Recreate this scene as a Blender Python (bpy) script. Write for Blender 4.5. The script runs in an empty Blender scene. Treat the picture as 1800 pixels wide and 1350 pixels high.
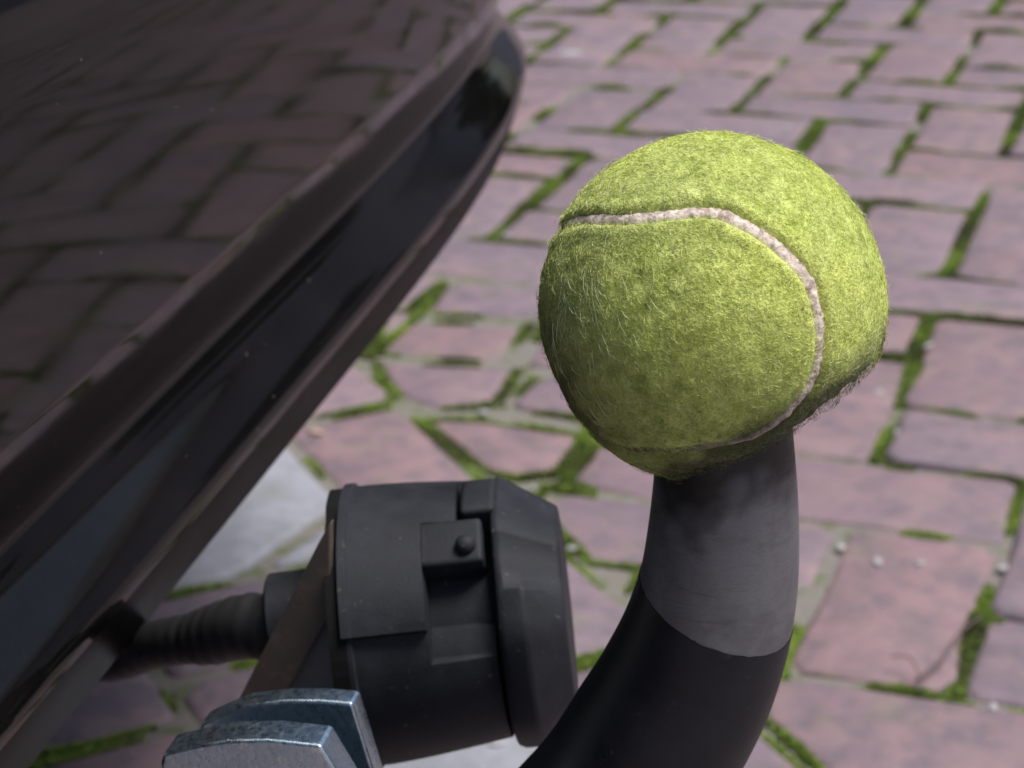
import bpy, bmesh, math, random
import numpy as np
from mathutils import Vector, Matrix

random.seed(7)
rng = np.random.default_rng(7)
scene = bpy.context.scene
COL = scene.collection

# ------------------------------------------------------------------ camera
# world: x,y follow the herringbone lattice of the paving, z up, metres
cam_d = bpy.data.cameras.new('camera')
cam_d.sensor_width = 36.0
cam_d.lens = 70.0
cam_d.clip_start = 0.02
cam_d.clip_end = 500.0
cam = bpy.data.objects.new('camera', cam_d)
COL.objects.link(cam)
cam.matrix_world = Matrix((
    (0.94021, -0.104558, 0.324149, 0.4355),
    (0.339231, 0.372536, -0.863794, -2.3074),
    (-0.030441, 0.922109, 0.385731, 0.6139),
    (0, 0, 0, 1)))
cam_d.dof.use_dof = True
cam_d.dof.focus_distance = 0.368
cam_d.dof.aperture_fstop = 30.0
scene.camera = cam

# ------------------------------------------------------------------ sky, sun, exposure
SUN_EL, SUN_AZ = math.radians(66), math.radians(78)   # azimuth measured from +y towards +x
world = bpy.data.worlds.new('World')
scene.world = world
world.use_nodes = True
wn = world.node_tree
for n in list(wn.nodes):
    wn.nodes.remove(n)
sky = wn.nodes.new('ShaderNodeTexSky')
sky.sky_type = 'NISHITA'
sky.sun_disc = False
sky.sun_elevation = SUN_EL
sky.sun_rotation = SUN_AZ
sky.air_density = 1.0
sky.dust_density = 3.0
sky.ozone_density = 1.0
bg = wn.nodes.new('ShaderNodeBackground')
bg.inputs['Strength'].default_value = 0.075
wo = wn.nodes.new('ShaderNodeOutputWorld')
wn.links.new(sky.outputs[0], bg.inputs[0])
wn.links.new(bg.outputs[0], wo.inputs[0])

sun_d = bpy.data.lights.new('sun', 'SUN')
sun_d.energy = 2.9
sun_d.angle = math.radians(26)
sun_d.color = (1.0, 0.975, 0.965)
sun = bpy.data.objects.new('sun', sun_d)
COL.objects.link(sun)
sd = Vector((math.sin(SUN_AZ) * math.cos(SUN_EL), math.cos(SUN_AZ) * math.cos(SUN_EL), math.sin(SUN_EL)))
sun.rotation_euler = (-sd).to_track_quat('-Z', 'Y').to_euler()

scene.view_settings.view_transform = 'Standard'
scene.view_settings.look = 'None'
scene.view_settings.gamma = 1.0
scene.view_settings.use_curve_mapping = False
scene.view_settings.exposure = 0.55

# ------------------------------------------------------------------ helpers
def link(o, parent=None):
    COL.objects.link(o)
    if parent is not None:
        o.parent = parent
    return o

def mesh_obj(name, verts, faces, mat, parent=None, smooth=False):
    me = bpy.data.meshes.new(name)
    me.from_pydata([tuple(v) for v in verts], [], [tuple(f) for f in faces])
    me.update()
    if smooth:
        me.polygons.foreach_set('use_smooth', [True] * len(me.polygons))
    if mat is not None:
        me.materials.append(mat)
    return link(bpy.data.objects.new(name, me), parent)

def fast_mesh(name, V, F, mat, smooth=False):
    """V (n,3) array, F (m,k) array of equal-sized faces"""
    V = np.asarray(V, np.float32)
    F = np.asarray(F, np.int32)
    k = F.shape[1]
    me = bpy.data.meshes.new(name)
    me.vertices.add(len(V))
    me.vertices.foreach_set('co', V.ravel())
    me.loops.add(F.size)
    me.loops.foreach_set('vertex_index', F.ravel())
    me.polygons.add(len(F))
    me.polygons.foreach_set('loop_start', np.arange(0, F.size, k, dtype=np.int32))
    me.polygons.foreach_set('loop_total', np.full(len(F), k, np.int32))
    me.update(calc_edges=True)
    me.validate()
    if smooth:
        me.polygons.foreach_set('use_smooth', [True] * len(me.polygons))
    me.materials.append(mat)
    return me

def point_attr(me, name, vals):
    a = me.attributes.new(name, 'FLOAT', 'POINT')
    a.data.foreach_set('value', np.asarray(vals, np.float32))

def empty(name, loc, rotz=0.0):
    o = bpy.data.objects.new(name, None)
    o.empty_display_size = 0.05
    o.location = loc
    o.rotation_euler = (0, 0, rotz)
    return link(o)

def tag(o, label=None, cat=None, group=None, kind=None):
    if label: o['label'] = label
    if cat: o['category'] = cat
    if group: o['group'] = group
    if kind: o['kind'] = kind
    return o

def catmull(pts, n):
    pts = [np.asarray(p, float) for p in pts]
    P = [2 * pts[0] - pts[1]] + pts + [2 * pts[-1] - pts[-2]]
    out = []
    for i in range(1, len(P) - 2):
        for k in range(n):
            t = k / n
            a, b, c, d = P[i - 1], P[i], P[i + 1], P[i + 2]
            out.append(0.5 * (2 * b + (c - a) * t + (2 * a - 5 * b + 4 * c - d) * t * t + (3 * b - a - 3 * c + d) * t ** 3))
    out.append(pts[-1])
    return np.array(out)

def fbm(P, scale, octaves=3, seed=0):
    """cheap smooth noise in about -1..1 from random plane waves, vectorised"""
    r = np.random.default_rng(seed)
    P = np.asarray(P, float) * scale
    out = np.zeros(len(P)); amp = 1.0; tot = 0
    for o in range(octaves):
        s = np.zeros(len(P))
        for k in range(9):
            d = r.normal(size=P.shape[1]); d /= np.linalg.norm(d)
            s += np.sin(P @ d * (0.7 + 0.6 * r.random()) * 2 ** o + r.random() * 6.283)
        out += amp * s / 3.0; tot += amp; amp *= 0.55
    return out / tot

def tube(path, radii, nseg=24, cap=True):
    """verts, faces of a tube along a path (n,3)"""
    path = np.asarray(path, float)
    n = len(path)
    radii = np.broadcast_to(np.asarray(radii, float), (n,))
    T = np.gradient(path, axis=0)
    T /= np.linalg.norm(T, axis=1)[:, None]
    ref = np.array([0.0, 1.0, 0.0]) if abs(T[0][1]) < 0.8 else np.array([1.0, 0, 0])
    V = []
    A = ref - T[0] * (ref @ T[0]); A /= np.linalg.norm(A)
    for i in range(n):
        A = A - T[i] * (A @ T[i]); A /= np.linalg.norm(A)
        B = np.cross(T[i], A)
        for k in range(nseg):
            a = 2 * math.pi * k / nseg
            V.append(path[i] + radii[i] * (math.cos(a) * A + math.sin(a) * B))
    F = []
    for i in range(n - 1):
        for k in range(nseg):
            k2 = (k + 1) % nseg
            F.append((i * nseg + k, i * nseg + k2, (i + 1) * nseg + k2, (i + 1) * nseg + k))
    if cap:
        F.append(tuple(reversed(range(nseg))))
        F.append(tuple(range((n - 1) * nseg, n * nseg)))
    return V, F

def bevel_mod(o, w, seg=2, angle=35):
    m = o.modifiers.new('bevel', 'BEVEL')
    m.width = w; m.segments = seg; m.limit_method = 'ANGLE'; m.angle_limit = math.radians(angle)
    for p in o.data.polygons:
        p.use_smooth = True
    w_ = o.modifiers.new('wn', 'WEIGHTED_NORMAL')
    w_.keep_sharp = True
    return o

def prism(poly, y0, y1):
    """extrude a polygon in x,z between two y values"""
    n = len(poly)
    V = [(x, y0, z) for x, z in poly] + [(x, y1, z) for x, z in poly]
    F = [tuple(range(n)), tuple(reversed(range(n, 2 * n)))]
    for i in range(n):
        j = (i + 1) % n
        F.append((i, n + i, n + j, j))
    return V, F

def box(x0, x1, y0, y1, z0, z1):
    V = [(x, y, z) for x in (x0, x1) for y in (y0, y1) for z in (z0, z1)]
    F = [(0, 1, 3, 2), (4, 6, 7, 5), (0, 4, 5, 1), (2, 3, 7, 6), (0, 2, 6, 4), (1, 5, 7, 3)]
    return V, F

def fix_normals(o):
    bm = bmesh.new(); bm.from_mesh(o.data)
    bmesh.ops.recalc_face_normals(bm, faces=bm.faces)
    bm.to_mesh(o.data); bm.free()
    return o

# ------------------------------------------------------------------ materials
class NT:
    def __init__(self, name):
        self.m = bpy.data.materials.new(name)
        self.m.use_nodes = True
        self.t = self.m.node_tree
        self.b = self.t.nodes['Principled BSDF']
        self.co = None
    def node(self, kind, **kw):
        n = self.t.nodes.new(kind)
        for k, v in kw.items():
            setattr(n, k, v)
        return n
    def coord(self, kind='Object'):
        if self.co is None:
            self.co = self.node('ShaderNodeTexCoord')
        return self.co.outputs[kind]
    def link(self, a, b):
        self.t.links.new(a, b)
    def noise(self, scale, detail=4, rough=0.55, vec=None, dist=0.0, w=None):
        n = self.node('ShaderNodeTexNoise')
        n.inputs['Scale'].default_value = scale
        n.inputs['Detail'].default_value = detail
        n.inputs['Roughness'].default_value = rough
        n.inputs['Distortion'].default_value = dist
        if w is not None:
            n.noise_dimensions = '4D'
            self.link(w, n.inputs['W'])
        self.link(vec if vec is not None else self.coord(), n.inputs['Vector'])
        return n.outputs['Fac']
    def ramp(self, fac, stops):
        r = self.node('ShaderNodeValToRGB')
        el = r.color_ramp.elements
        while len(el) < len(stops):
            el.new(0.5)
        for e, (p, c) in zip(el, stops):
            e.position = p
            e.color = (c, c, c, 1) if isinstance(c, (int, float)) else (*c, 1)
        self.link(fac, r.inputs['Fac'])
        return r.outputs['Color']
    def mix(self, fac, a, b, mode='MIX'):
        n = self.node('ShaderNodeMix', data_type='RGBA', blend_type=mode)
        for s, v in ((0, fac), (6, a), (7, b)):
            if hasattr(v, 'is_output'):
                self.link(v, n.inputs[s])
            elif s == 0:
                n.inputs[0].default_value = v
            else:
                n.inputs[s].default_value = (*v, 1) if len(v) == 3 else v
        return n.outputs[2]
    def math(self, op, a, b=None, clamp=False):
        n = self.node('ShaderNodeMath', operation=op, use_clamp=clamp)
        for i, v in ((0, a), (1, b)):
            if v is None: continue
            if hasattr(v, 'is_output'): self.link(v, n.inputs[i])
            else: n.inputs[i].default_value = v
        return n.outputs[0]
    def attr(self, name):
        return self.node('ShaderNodeAttribute', attribute_name=name).outputs['Fac']
    def bump(self, h, strength, dist):
        n = self.node('ShaderNodeBump')
        n.inputs['Strength'].default_value = strength
        n.inputs['Distance'].default_value = dist
        self.link(h, n.inputs['Height'])
        self.link(n.outputs['Normal'], self.b.inputs['Normal'])
    def set(self, **kw):
        for k, v in kw.items():
            i = self.b.inputs[k.replace('_', ' ')]
            if hasattr(v, 'is_output'): self.link(v, i)
            elif isinstance(v, tuple): i.default_value = (*v, 1)
            else: i.default_value = v
        return self

def mat_brick(name, cols, stain=True):
    t = NT(name)
    oi = t.node('ShaderNodeObjectInfo').outputs['Random']
    r = t.math('FRACT', t.math('ADD', oi, t.attr('rnd')))
    off = t.math('MULTIPLY', r, 37.0)
    base = t.ramp(r, [(0.0, cols[0]), (0.35, cols[1]), (0.7, cols[2]), (1.0, cols[3])])
    blot = t.noise(16, 4, 0.6, w=off)
    base = t.mix(t.math('MULTIPLY', t.ramp(blot, [(0.40, 0.0), (0.68, 1.0)]), 0.8), base, cols[4])
    dark = t.noise(45, 5, 0.65, w=off)
    base = t.mix(t.ramp(dark, [(0.36, 0.75), (0.56, 0.0)]), base, cols[5])
    fine = t.noise(900, 3, 0.7, w=off)
    base = t.mix(t.ramp(fine, [(0.3, 0.4), (0.5, 0.0)]), base, (0.09, 0.075, 0.085))
    base = t.mix(t.ramp(fine, [(0.6, 0.0), (0.75, 0.5)]), base, (0.42, 0.36, 0.38))
    if stain:
        alg = t.noise(22, 5, 0.65, w=t.math('ADD', off, 5.0))
        base = t.mix(t.ramp(alg, [(0.55, 0.0), (0.72, 0.45)]), base, (0.17, 0.18, 0.10))
    t.set(Base_Color=base, Roughness=0.62, Specular_IOR_Level=0.6)
    h = t.math('ADD', t.math('MULTIPLY', dark, 1.0), t.math('MULTIPLY', fine, 0.25))
    t.bump(h, 0.6, 0.003)
    return t.m

BR = [(0.220, 0.138, 0.149), (0.226, 0.165, 0.192), (0.184, 0.138, 0.166), (0.248, 0.150, 0.156), (0.295, 0.195, 0.192), (0.125, 0.102, 0.120)]
M_brick = mat_brick('clay_paver', BR)
WH = [(0.27, 0.28, 0.315), (0.285, 0.29, 0.325), (0.265, 0.275, 0.305), (0.29, 0.295, 0.33), (0.33, 0.335, 0.375), (0.20, 0.20, 0.21)]
M_white = mat_brick('pale_paver', WH)

t = NT('joint_sand')
n1 = t.noise(9, 5, 0.6); n2 = t.noise(300, 4, 0.7); n3 = t.noise(60, 4, 0.6)
c = t.mix(n2, (0.15, 0.135, 0.115), (0.30, 0.275, 0.245))
c = t.mix(t.ramp(n3, [(0.5, 0), (0.62, 0.8)]), c, (0.12, 0.15, 0.05))
t.set(Base_Color=c, Roughness=0.95); t.bump(n2, 0.8, 0.004)
M_sand = t.m

t = NT('moss')
a = t.attr('hv')
c = t.ramp(a, [(0, (0.10, 0.085, 0.05)), (0.3, (0.15, 0.17, 0.06)), (0.6, (0.24, 0.36, 0.055)), (1, (0.46, 0.56, 0.12))])
t.set(Base_Color=c, Roughness=0.8)
M_moss = t.m

t = NT('far_paving')
br = t.node('ShaderNodeTexBrick')
br.inputs['Scale'].default_value = 1.0
br.inputs['Brick Width'].default_value = 0.21; br.inputs['Row Height'].default_value = 0.105
br.inputs['Mortar Size'].default_value = 0.008
br.inputs['Color1'].default_value = (0.29, 0.20, 0.22, 1); br.inputs['Color2'].default_value = (0.25, 0.18, 0.2, 1)
br.inputs['Mortar'].default_value = (0.10, 0.12, 0.06, 1)
t.link(t.coord(), br.inputs['Vector'])
t.set(Base_Color=t.mix(t.math('MULTIPLY', t.noise(3, 5), 0.4), br.outputs['Color'], (0.2, 0.16, 0.17)), Roughness=0.85)
M_far = t.m

def mat_paint(name, coat=0.78, rough=0.0):
    t = NT(name)
    flake = t.noise(2600, 1, 0.5)
    c = t.mix(t.ramp(flake, [(0.35, 0), (0.75, 1)]), (0.0015, 0.0014, 0.0015), (0.006, 0.0055, 0.0055))
    vo = t.node('ShaderNodeTexVoronoi'); vo.inputs['Scale'].default_value = 130
    t.link(t.coord(), vo.inputs['Vector'])
    sp = t.math('MULTIPLY', t.math('LESS_THAN', vo.outputs['Distance'], 0.045), t.math('GREATER_THAN', t.noise(37, 2), 0.52))
    dust = t.ramp(t.noise(14, 5, 0.65), [(0.42, 0.0), (0.8, 0.03)])
    c = t.mix(dust, c, (0.16, 0.14, 0.125))
    c = t.mix(t.math('MULTIPLY', sp, 0.5), c, (0.3, 0.26, 0.22))
    t.set(Base_Color=c, Roughness=0.5, Specular_IOR_Level=0.0, Coat_Weight=coat, Coat_IOR=1.42,
          Coat_Roughness=t.ramp(t.noise(25, 4, 0.6), [(0.35, 0.035 + rough), (0.75, 0.10 + rough)]))
    t.bump(t.noise(9, 2, 0.4), 0.025, 0.01)
    b = t.b.inputs['Normal'].links[0].from_socket
    t.link(b, t.b.inputs['Coat Normal'])
    return t.m
M_paint = mat_paint('dark_metallic_paint')
M_lip = mat_paint('satin_lower_lip', 0.32, 0.22)

def mat_plain(name, col, rough, metallic=0.0, noise=None, spec=0.5):
    t = NT(name)
    c = col
    if noise:
        sc, col2, lo, hi, k = noise
        c = t.mix(t.ramp(t.noise(sc, 5, 0.65), [(lo, 0.0), (hi, k)]), col, col2)
    t.set(Base_Color=c, Roughness=rough, Metallic=metallic, Specular_IOR_Level=spec)
    return t.m

M_under = mat_plain('underbody', (0.015, 0.015, 0.016), 0.8)
M_tyre = mat_plain('tyre_rubber', (0.02, 0.02, 0.021), 0.75)
M_rim = mat_plain('alloy', (0.45, 0.46, 0.48), 0.35, 0.9)
M_glass = mat_plain('tinted_glass', (0.01, 0.012, 0.013), 0.04)

t = NT('socket_plastic')
n1 = t.noise(60, 5, 0.65); n2 = t.noise(1500, 3, 0.6)
c = t.mix(t.ramp(n1, [(0.38, 0.0), (0.75, 0.65)]), (0.011, 0.012, 0.0155), (0.036, 0.038, 0.047))
c = t.mix(t.ramp(t.noise(500, 2), [(0.68, 0.0), (0.76, 0.5)]), c, (0.12, 0.11, 0.10))
t.set(Base_Color=c, Roughness=t.ramp(n1, [(0.3, 0.55), (0.7, 0.75)]), Specular_IOR_Level=0.3)
t.bump(n2, 0.25, 0.0004)
M_sock = t.m
M_hole = mat_plain('gap_rubber', (0.006, 0.006, 0.006), 0.9, spec=0.2)

t = NT('cable_rubber')
w = t.node('ShaderNodeTexWave'); w.inputs['Scale'].default_value = 60; w.inputs['Distortion'].default_value = 2.0
t.link(t.coord(), w.inputs['Vector'])
t.set(Base_Color=t.mix(t.noise(90, 4), (0.007, 0.007, 0.008), (0.022, 0.021, 0.021)), Roughness=0.6)
t.bump(w.outputs['Fac'], 0.3, 0.0006)
M_cable = t.m

t = NT('bar_paint')
n1 = t.noise(70, 5, 0.6); n2 = t.noise(420, 3, 0.6)
c = t.mix(t.ramp(n1, [(0.35, 0), (0.7, 1)]), (0.0075, 0.008, 0.010), (0.018, 0.019, 0.0225))
c = t.mix(t.ramp(n2, [(0.67, 0), (0.76, 0.5)]), c, (0.10, 0.097, 0.097))
c = t.mix(t.ramp(t.noise(24, 5, 0.7), [(0.64, 0), (0.72, 0.8)]), c, (0.10, 0.055, 0.03))
t.set(Base_Color=c, Roughness=t.ramp(n1, [(0.3, 0.38), (0.7, 0.55)]), Specular_IOR_Level=0.32)
t.bump(n2, 0.2, 0.0004)
M_bar = t.m

t = NT('bare_steel')
mp = t.node('ShaderNodeMapping'); mp.inputs['Scale'].default_value = (1, 1, 9)
t.link(t.coord(), mp.inputs['Vector'])
br1 = t.noise(230, 4, 0.7, vec=mp.outputs[0]); br2 = t.noise(900, 3, 0.7, vec=mp.outputs[0]); n3 = t.noise(55, 5, 0.65)
c = t.mix(br2, (0.11, 0.113, 0.122), (0.27, 0.27, 0.28))
c = t.mix(t.ramp(n3, [(0.45, 0), (0.72, 0.7)]), c, (0.06, 0.056, 0.055))
c = t.mix(t.attr('grime'), c, (0.022, 0.02, 0.018))
scr = t.noise(40, 3, 0.5, vec=mp.outputs[0], dist=1.5)
c = t.mix(t.ramp(scr, [(0.6, 0), (0.64, 0.22), (0.68, 0)]), c, (0.05, 0.045, 0.04))
t.set(Base_Color=c, Roughness=t.ramp(br1, [(0.3, 0.36), (0.7, 0.56)]), Metallic=0.45)
t.bump(br2, 0.25, 0.0003)
M_steel = t.m

t = NT('zinc_plate')
n1 = t.noise(120, 5, 0.7); n2 = t.noise(700, 4, 0.7)
c = t.mix(n1, (0.34, 0.47, 0.56), (0.66, 0.80, 0.88))
c = t.mix(t.ramp(t.noise(260, 5, 0.75), [(0.52, 0), (0.68, 0.75)]), c, (0.82, 0.84, 0.86))
t.set(Base_Color=c, Roughness=t.ramp(n2, [(0.3, 0.22), (0.7, 0.42)]), Metallic=1.0)
t.bump(n2, 0.3, 0.0004)
M_zinc = t.m

M_brk = mat_plain('bracket_steel', (0.115, 0.088, 0.068), 0.6, 0.0, (180, (0.22, 0.15, 0.10), 0.5, 0.75, 0.8))
M_gus = mat_plain('gusset_steel', (0.15, 0.16, 0.185), 0.5, 0.0, (120, (0.22, 0.21, 0.21), 0.45, 0.75, 0.8))

def felt_color(t, hv=None):
    patch = t.noise(26, 3, 0.55); big = t.noise(75, 5, 0.65); mid = t.noise(330, 4, 0.65); fine = t.noise(1500, 3, 0.7)
    c = t.mix(t.ramp(mid, [(0.34, 0), (0.66, 1)]), (0.42, 0.50, 0.085), (0.80, 0.88, 0.28))
    c = t.mix(t.ramp(big, [(0.4, 0), (0.75, 0.6)]), c, (0.44, 0.49, 0.19))
    c = t.mix(t.ramp(patch, [(0.42, 0), (0.62, 0.5)]), c, (0.78, 0.82, 0.21))
    c = t.mix(t.ramp(t.noise(420, 2, 0.5), [(0.68, 0), (0.74, 0.7)]), c, (0.16, 0.15, 0.07))
    c = t.mix(t.ramp(fine, [(0.32, 0.75), (0.5, 0)]), c, (0.33, 0.39, 0.10))
    if hv is not None:
        c = t.mix(t.ramp(hv, [(0.5, 0), (1.0, 0.5)]), c, (0.82, 0.87, 0.46))
    # attribute darkens grubby felt and paints shade into the lower left
    c = t.mix(t.attr('dirt_shade'), c, (0.055, 0.055, 0.032))
    return c, fine, mid
t = NT('felt')
c, fine, mid = felt_color(t)
t.set(Base_Color=c, Roughness=0.95, Specular_IOR_Level=0.1, Sheen_Weight=0.25, Sheen_Roughness=0.5)
t.bump(t.math('ADD', mid, t.math('MULTIPLY', fine, 0.6)), 0.8, 0.0012)
M_felt = t.m
t = NT('felt_fibre')
c, fine, mid = felt_color(t, t.attr('hv'))
t.set(Base_Color=c, Roughness=0.9, Specular_IOR_Level=0.1)
M_fibre = t.m
t = NT('pale_fibre')
t.set(Base_Color=t.mix(t.attr('hv'), (0.50, 0.58, 0.24), (0.76, 0.81, 0.52)), Roughness=0.85, Specular_IOR_Level=0.15)
M_pale = t.m
t = NT('seam_rubber')
n1 = t.noise(650, 4, 0.75); n2 = t.noise(160, 4, 0.6)
c = t.mix(t.ramp(n1, [(0.36, 0), (0.6, 1)]), (0.36, 0.27, 0.22), (0.84, 0.72, 0.63))
c = t.mix(t.ramp(n2, [(0.5, 0), (0.75, 0.5)]), c, (0.84, 0.75, 0.69))
c = t.mix(t.ramp(t.noise(420, 3, 0.7), [(0.56, 0), (0.66, 0.7)]), c, (0.30, 0.20, 0.15))
c = t.mix(t.attr('dirt_shade'), c, (0.12, 0.085, 0.05))
t.set(Base_Color=c, Roughness=0.85)
t.bump(n1, 0.5, 0.0008)
M_seam = t.m
M_rubber = mat_plain('ball_rubber', (0.03, 0.028, 0.026), 0.9)

# ------------------------------------------------------------------ ground and paving
U = 0.1
SU = 1.084
g = mesh_obj('ground', [(-150, -150, -0.03), (150, -150, -0.03), (150, 150, -0.03), (-150, 150, -0.03)], [(0, 1, 2, 3)], M_far)
tag(g, kind='structure')
RX0, RX1, RY0, RY1 = -2.3, 3.1, -3.3, 2.5
V, F = box(RX0, RX1, RY0, RY1, -0.028, -0.0032)
pav = mesh_obj('pavement', V, F, M_sand)
tag(pav, kind='structure')

# measured unevenness of the laying, lattice node -> shift (lattice units)
RES = [(0, 0, -.06, .06), (0, 3, .08, -.18), (0, 1, 0, -.12), (1, 1, -.11, .05), (1, 4, .15, -.12), (1, 2, .14, .06), (1, 3, -.06, -.23),
       (0, 4, .05, .09), (-1, 3, .06, .09), (1, 5, .1, .02), (1, 0, 0, -.03), (1, -3, .01, .25), (1, -2, .09, .03), (1, -1, -.12, 0),
       (2, -2, -.1, .14), (0, -1, .01, .07), (2, -3, -.18, -.06), (2, -6, -.16, .2), (2, -5, -.05, .04), (2, -7, 0, .05), (2, -10, .07, .06),
       (2, -8, -.08, .17), (2, -9, .17, -.03), (2, -11, .09, -.09), (3, -11, -.01, -.01), (3, -13, -.13, -.04), (2, -12, .08, 0),
       (-2, -3, -.1, -.2), (-2, -6, -.21, .13), (-1, -9, .18, .08), (-2, -7, -.18, -.13), (-1, -1, -.08, .1), (-1, 2, -.01, -.21),
       (-2, -2, -.09, 0), (-2, 1, .04, -.13), (-2, 2, -.04, .12), (-2, 5, .04, -.01), (-3, -3, -.05, .3), (-3, 0, .09, -.13), (-3, 1, 0, .05),
       (-3, 4, .05, -.08), (-4, 3, .01, .05)]
RESA = np.array(RES, float)
def laying_shift(u, v):
    d2 = (RESA[:, 0] - u) ** 2 + (RESA[:, 1] - v) ** 2
    w = np.exp(-d2 / 0.9)
    s = w.sum() + 0.25
    return (w @ RESA[:, 2]) / s * 0.8, (w @ RESA[:, 3]) / s * 0.8

def clip_half(poly, nx, ny, c):
    out = []
    for i in range(len(poly)):
        a, b = poly[i], poly[(i + 1) % len(poly)]
        da = a[0] * nx + a[1] * ny - c; db = b[0] * nx + b[1] * ny - c
        if da >= 0: out.append(a)
        if da * db < 0:
            t_ = da / (da - db); out.append((a[0] + (b[0] - a[0]) * t_, a[1] + (b[1] - a[1]) * t_))
    return out

def poly_area(p):
    return 0.5 * sum(p[i][0] * p[(i + 1) % len(p)][1] - p[(i + 1) % len(p)][0] * p[i][1] for i in range(len(p)))

def round_corners(poly, r, n, r_):
    out = []
    m = len(poly)
    for i in range(m):
        p0, p1, p2 = (np.array(poly[(i + k) % m]) for k in (-1, 0, 1))
        rr = r * r_.uniform(0.5, 1.7)
        a = p0 - p1; b = p2 - p1
        la, lb = np.linalg.norm(a), np.linalg.norm(b)
        rr = min(rr, la * 0.4, lb * 0.4)
        q0, q2 = p1 + a / la * rr, p1 + b / lb * rr
        for k in range(n):
            t_ = k / (n - 1)
            out.append((1 - t_) ** 2 * q0 + 2 * t_ * (1 - t_) * p1 + t_ * t_ * q2)
        nxt = np.array(poly[(i + 1) % m]); l = lb
        if l > 0.05:                                   # worn, slightly wavy long edges
            nn = np.array([-(b / lb)[1], (b / lb)[0]])
            for f_ in ((0.36, 0.66) if l > 0.12 else (0.5,)):
                out.append(p1 + b * (f_ + r_.uniform(-.06, .06)) + nn * r_.uniform(-0.0004, 0.0018))
    return out

def brick_geo(poly, seed, h=0.0):
    """poly: plan outline (metres, CCW, convex), returns worn paver verts/faces, top at z = h"""
    r_ = random.Random(seed)
    o = np.array(round_corners(poly, 0.0085, 2, r_))
    n = len(o)
    c = o.mean(axis=0)
    def inset(d):
        q = []
        for p in o:
            v = c - p; l = np.linalg.norm(v)
            q.append(p + v / l * d)
        return q
    rings = []
    jit = [r_.uniform(0.6, 1.5) for _ in range(n)]
    dome = r_.uniform(0.0003, 0.0012)
    r0 = [(p[0], p[1], h - 0.024) for p in inset(0.0)]
    r1 = [(p[0], p[1], h - 0.0042 * j) for p, j in zip(inset(0.0), jit)]
    r2 = [(p[0], p[1], h - 0.0013 * j) for p, j in zip(inset(0.0028), jit)]
    r3 = [(p[0], p[1], h) for p in inset(0.0085)]
    V = r0 + r1 + r2 + r3 + [(c[0], c[1], h + dome)]
    F = []
    for k in range(3):
        for i in range(n):
            j = (i + 1) % n
            F.append((k * n + i, k * n + j, (k + 1) * n + j, (k + 1) * n + i))
    for i in range(n):
        F.append((3 * n + i, 3 * n + (i + 1) % n, 4 * n))
    return V, F

bricks = []   # (kind, centre, rot, poly_local or None, horizontal?, tilt, white)
S2 = math.sqrt(0.5)
def region_ok(x, y):
    return RX0 + .1 < x < RX1 - .1 and RY0 + .1 < y < RY1 - .1
TB = -8.03 * U       # border line  (x+y)*S2 = TB
HL, HW = 0.2085, 0.0962      # stretcher lying along x
VL, VW = 0.1962, 0.0985     # stretcher lying along y
rb = random.Random(11)
for j in range(-36, 27):
    for i in range(-25, 32):
        tt = (i - j) % 4
        if tt == 0:
            u, v, kind = i + 1.0, j + 0.5, 'H'
        elif tt == 3:
            u, v, kind = i + 0.5, j + 1.0, 'V'
        else:
            continue
        du, dv = laying_shift(u, v)
        x, y = (u * SU + du) * U, (v + dv) * U
        if not region_ok(x, y): continue
        if (x + y) * S2 < TB - 0.11: continue
        a, b = (HL, HW) if kind == 'H' else (VW, VL)
        a *= rb.uniform(.985, 1.012); b *= rb.uniform(.985, 1.008)
        rot = rb.gauss(0, 0.012)
        ca, sa = math.cos(rot), math.sin(rot)
        corners = [(-a / 2, -b / 2), (a / 2, -b / 2), (a / 2, b / 2), (-a / 2, b / 2)]
        wc = [(x + p * ca - q * sa, y + p * sa + q * ca) for p, q in corners]
        if min((p + q) * S2 for p, q in wc) > TB + 0.004:
            bricks.append((kind, (x, y), rot, None, (a, b), False))
        else:
            cl = clip_half(wc, S2, S2, TB + 0.005)
            if len(cl) >= 3 and poly_area(cl) > 0.0016:
                cx_ = sum(p[0] for p in cl) / len(cl); cy_ = sum(p[1] for p in cl) / len(cl)
                bricks.append(('C', (cx_, cy_), 0.0, [(p - cx_, q - cy_) for p, q in cl], None, False))

def st_quad(s0, s1, t0, t1):
    """rectangle in the rotated border frame (s along the border, t across), lattice units -> world polygon"""
    pts = []
    for s, t_ in ((s0, t0), (s1, t0), (s1, t1), (s0, t1)):
        pts.append(((s + t_) * S2 * U, (t_ - s) * S2 * U))
    if poly_area(pts) < 0: pts.reverse()
    return pts
def add_st(s0, s1, t0, t1, white=False, gap=0.045, jit=0.03, poly=None):
    p = poly or st_quad(s0 + gap, s1 - gap, t0 + gap * .6, t1 - gap * .6)
    cx_ = sum(q[0] for q in p) / len(p); cy_ = sum(q[1] for q in p) / len(p)
    if not region_ok(cx_, cy_): return
    rot = rb.gauss(0, 0.01); dx, dy = rb.gauss(0, jit * U * .3), rb.gauss(0, jit * U * .3)
    bricks.append(('C', (cx_ + dx, cy_ + dy), rot, [(a - cx_, b - cy_) for a, b in p], None, white))
LB = 2.13
for k in range(-24, 20):                                   # red stretcher course along the border
    add_st(5.9 + k * LB, 5.9 + (k + 1) * LB, -9.1, -8.08)
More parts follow.
